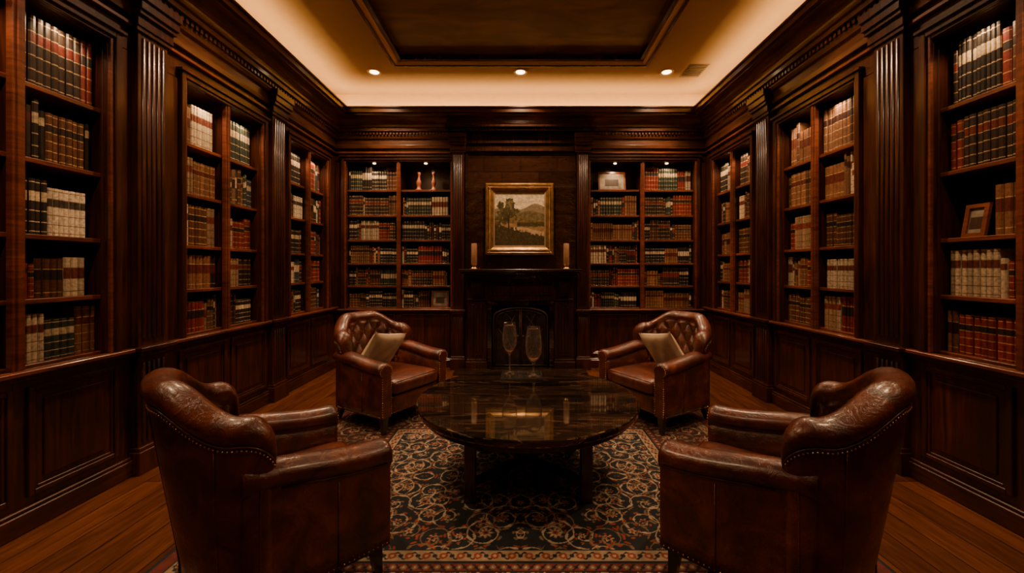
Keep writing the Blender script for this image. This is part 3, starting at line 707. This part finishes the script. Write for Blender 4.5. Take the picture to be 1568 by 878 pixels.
for c in CH[1:]:
    o=bpy.data.objects.new("leather_armchair",me); bpy.context.collection.objects.link(o); place(o,*c); chairs.append(o)
def pillow():
    n=26; mb=MB(); half=0.205
    for sg in(1,-1):
        rows=[]
        for i in range(n+1):
            r_=[]
            for j in range(n+1):
                u=-1+2*i/n; v=-1+2*j/n
                x=half*u*(1-0.09*(1-v*v)*abs(u)**2); y=half*v*(1-0.09*(1-u*u)*abs(v)**2)
                z=sg*0.060*((1-u**4)*(1-v**4))**0.55+0.005*math.sin(9*u+4*v)*(1-u*u)*(1-v*v)
                r_.append((x,y,z))
            rows.append(r_)
        mb.grid(rows,0,True,False,False)
    return mb
pm=None
bpy.context.view_layer.update()
for ci,sg in((2,1),(3,-1)):
    if pm is None: po=pillow().build("throw_pillow",[M_LINEN]); pm=po.data
    else: po=bpy.data.objects.new("throw_pillow",pm); bpy.context.collection.objects.link(po)
    ch=chairs[ci]
    Mloc=Matrix.Translation((0.060*sg,-0.01,0.590))@Matrix.Rotation(math.radians(2*sg),4,'Z')@Matrix.Rotation(math.radians(58),4,'X')@Matrix.Rotation(math.radians(10*sg),4,'Z')
    po.matrix_world=Matrix.LocRotScale(ch.location,ch.rotation_euler,Vector((1.0,1.0,1.0)))@Mloc

# ---------------------------------------------------------------- coffee table
mb=MB(); tc=(0.045,2.66,0); RT=0.715
mb.lathe([(0.0,0.458),(RT-0.03,0.458),(RT-0.022,0.464),(RT-0.004,0.466),(RT,0.472),(RT,0.498),(RT-0.006,0.505),(0.0,0.505)],tc,96,0,False)
mb.lathe([(RT-0.10,0.425),(RT-0.04,0.425),(RT-0.04,0.458),(RT-0.10,0.458),(RT-0.10,0.425)],tc,72,1,False)
lp=0.335
for sx in(-1,1):
    for sy in(-1,1):
        x=tc[0]+sx*lp; y=tc[1]+sy*lp; mb.box(WORLD,x-0.033,x+0.033,0.0,0.458,y-0.033,y+0.033,1)
for sg in(1,-1):
    c=Vector((tc[0],tc[1],0)); dr=Vector((1,sg,0)).normalized(); nr=Vector((-dr.y,dr.x,0)); L=lp*1.414-0.02
    for z0,z1 in((0.075,0.115),(0.41,0.45)):
        z0+=0.001*sg; z1+=0.001*sg
        vs=[c+dr*a+nr*b+Vector((0,0,z)) for a in(-L,L) for b in(-0.02,0.02) for z in(z0,z1)]
        mb.add(vs,[(0,1,3,2),(4,6,7,5),(0,4,5,1),(2,3,7,6),(0,2,6,4),(1,5,7,3)],1)
M_TBL=wood("ebony_table_base",(0.030,0.018,0.012),(0.085,0.042,0.026),scale=(10,10,2),rough=0.22)
tb=mb.build("round_coffee_table",[M_MARBLE,M_TBL],0.003); tb.location.z=0.009
TZ=0.514
mb=MB(); mb.box(WORLD,-0.15,0.17,TZ+0.001,TZ+0.016,3.0,3.24)
mb.build("glass_tray",[M_GLASS],0.003)
def goblet(loc,prof,name="champagne_glass"):
    mb=MB(); mb.lathe(prof,loc,48,0); mb.build(name,[M_GLASS])
goblet((-0.085,3.15,TZ+0.0165),[(0.0,0),(0.042,0),(0.042,0.003),(0.02,0.008),(0.006,0.02),(0.0045,0.06),(0.0045,0.13),(0.008,0.15),(0.028,0.175),(0.050,0.215),(0.059,0.26),(0.058,0.31),(0.049,0.37),(0.045,0.40),(0.043,0.40),(0.047,0.37),(0.056,0.31),(0.057,0.26),(0.048,0.216),(0.027,0.178),(0.006,0.158),(0.0,0.155)])
goblet((0.10,3.07,TZ+0.0165),[(0.0,0),(0.050,0),(0.050,0.003),(0.025,0.01),(0.009,0.022),(0.006,0.045),(0.006,0.075),(0.012,0.095),(0.035,0.125),(0.058,0.175),(0.065,0.23),(0.061,0.30),(0.052,0.36),(0.050,0.38),(0.048,0.38),(0.050,0.36),(0.059,0.30),(0.063,0.23),(0.056,0.176),(0.034,0.128),(0.008,0.103),(0.0,0.10)])

# ---------------------------------------------------------------- camera & world
cam=bpy.data.cameras.new("camera"); co=bpy.data.objects.new("camera",cam); bpy.context.collection.objects.link(co)
co.location=(0,0,1.35); co.rotation_euler=(PI/2,0,0); cam.sensor_width=36; cam.lens=615/1568*36; cam.shift_x=-13/1568; cam.shift_y=-27/1568; cam.clip_start=0.05
bpy.context.scene.camera=co
w=bpy.data.worlds.new("world"); bpy.context.scene.world=w; w.use_nodes=True; w.node_tree.nodes["Background"].inputs[0].default_value=(0.02,0.012,0.007,1)
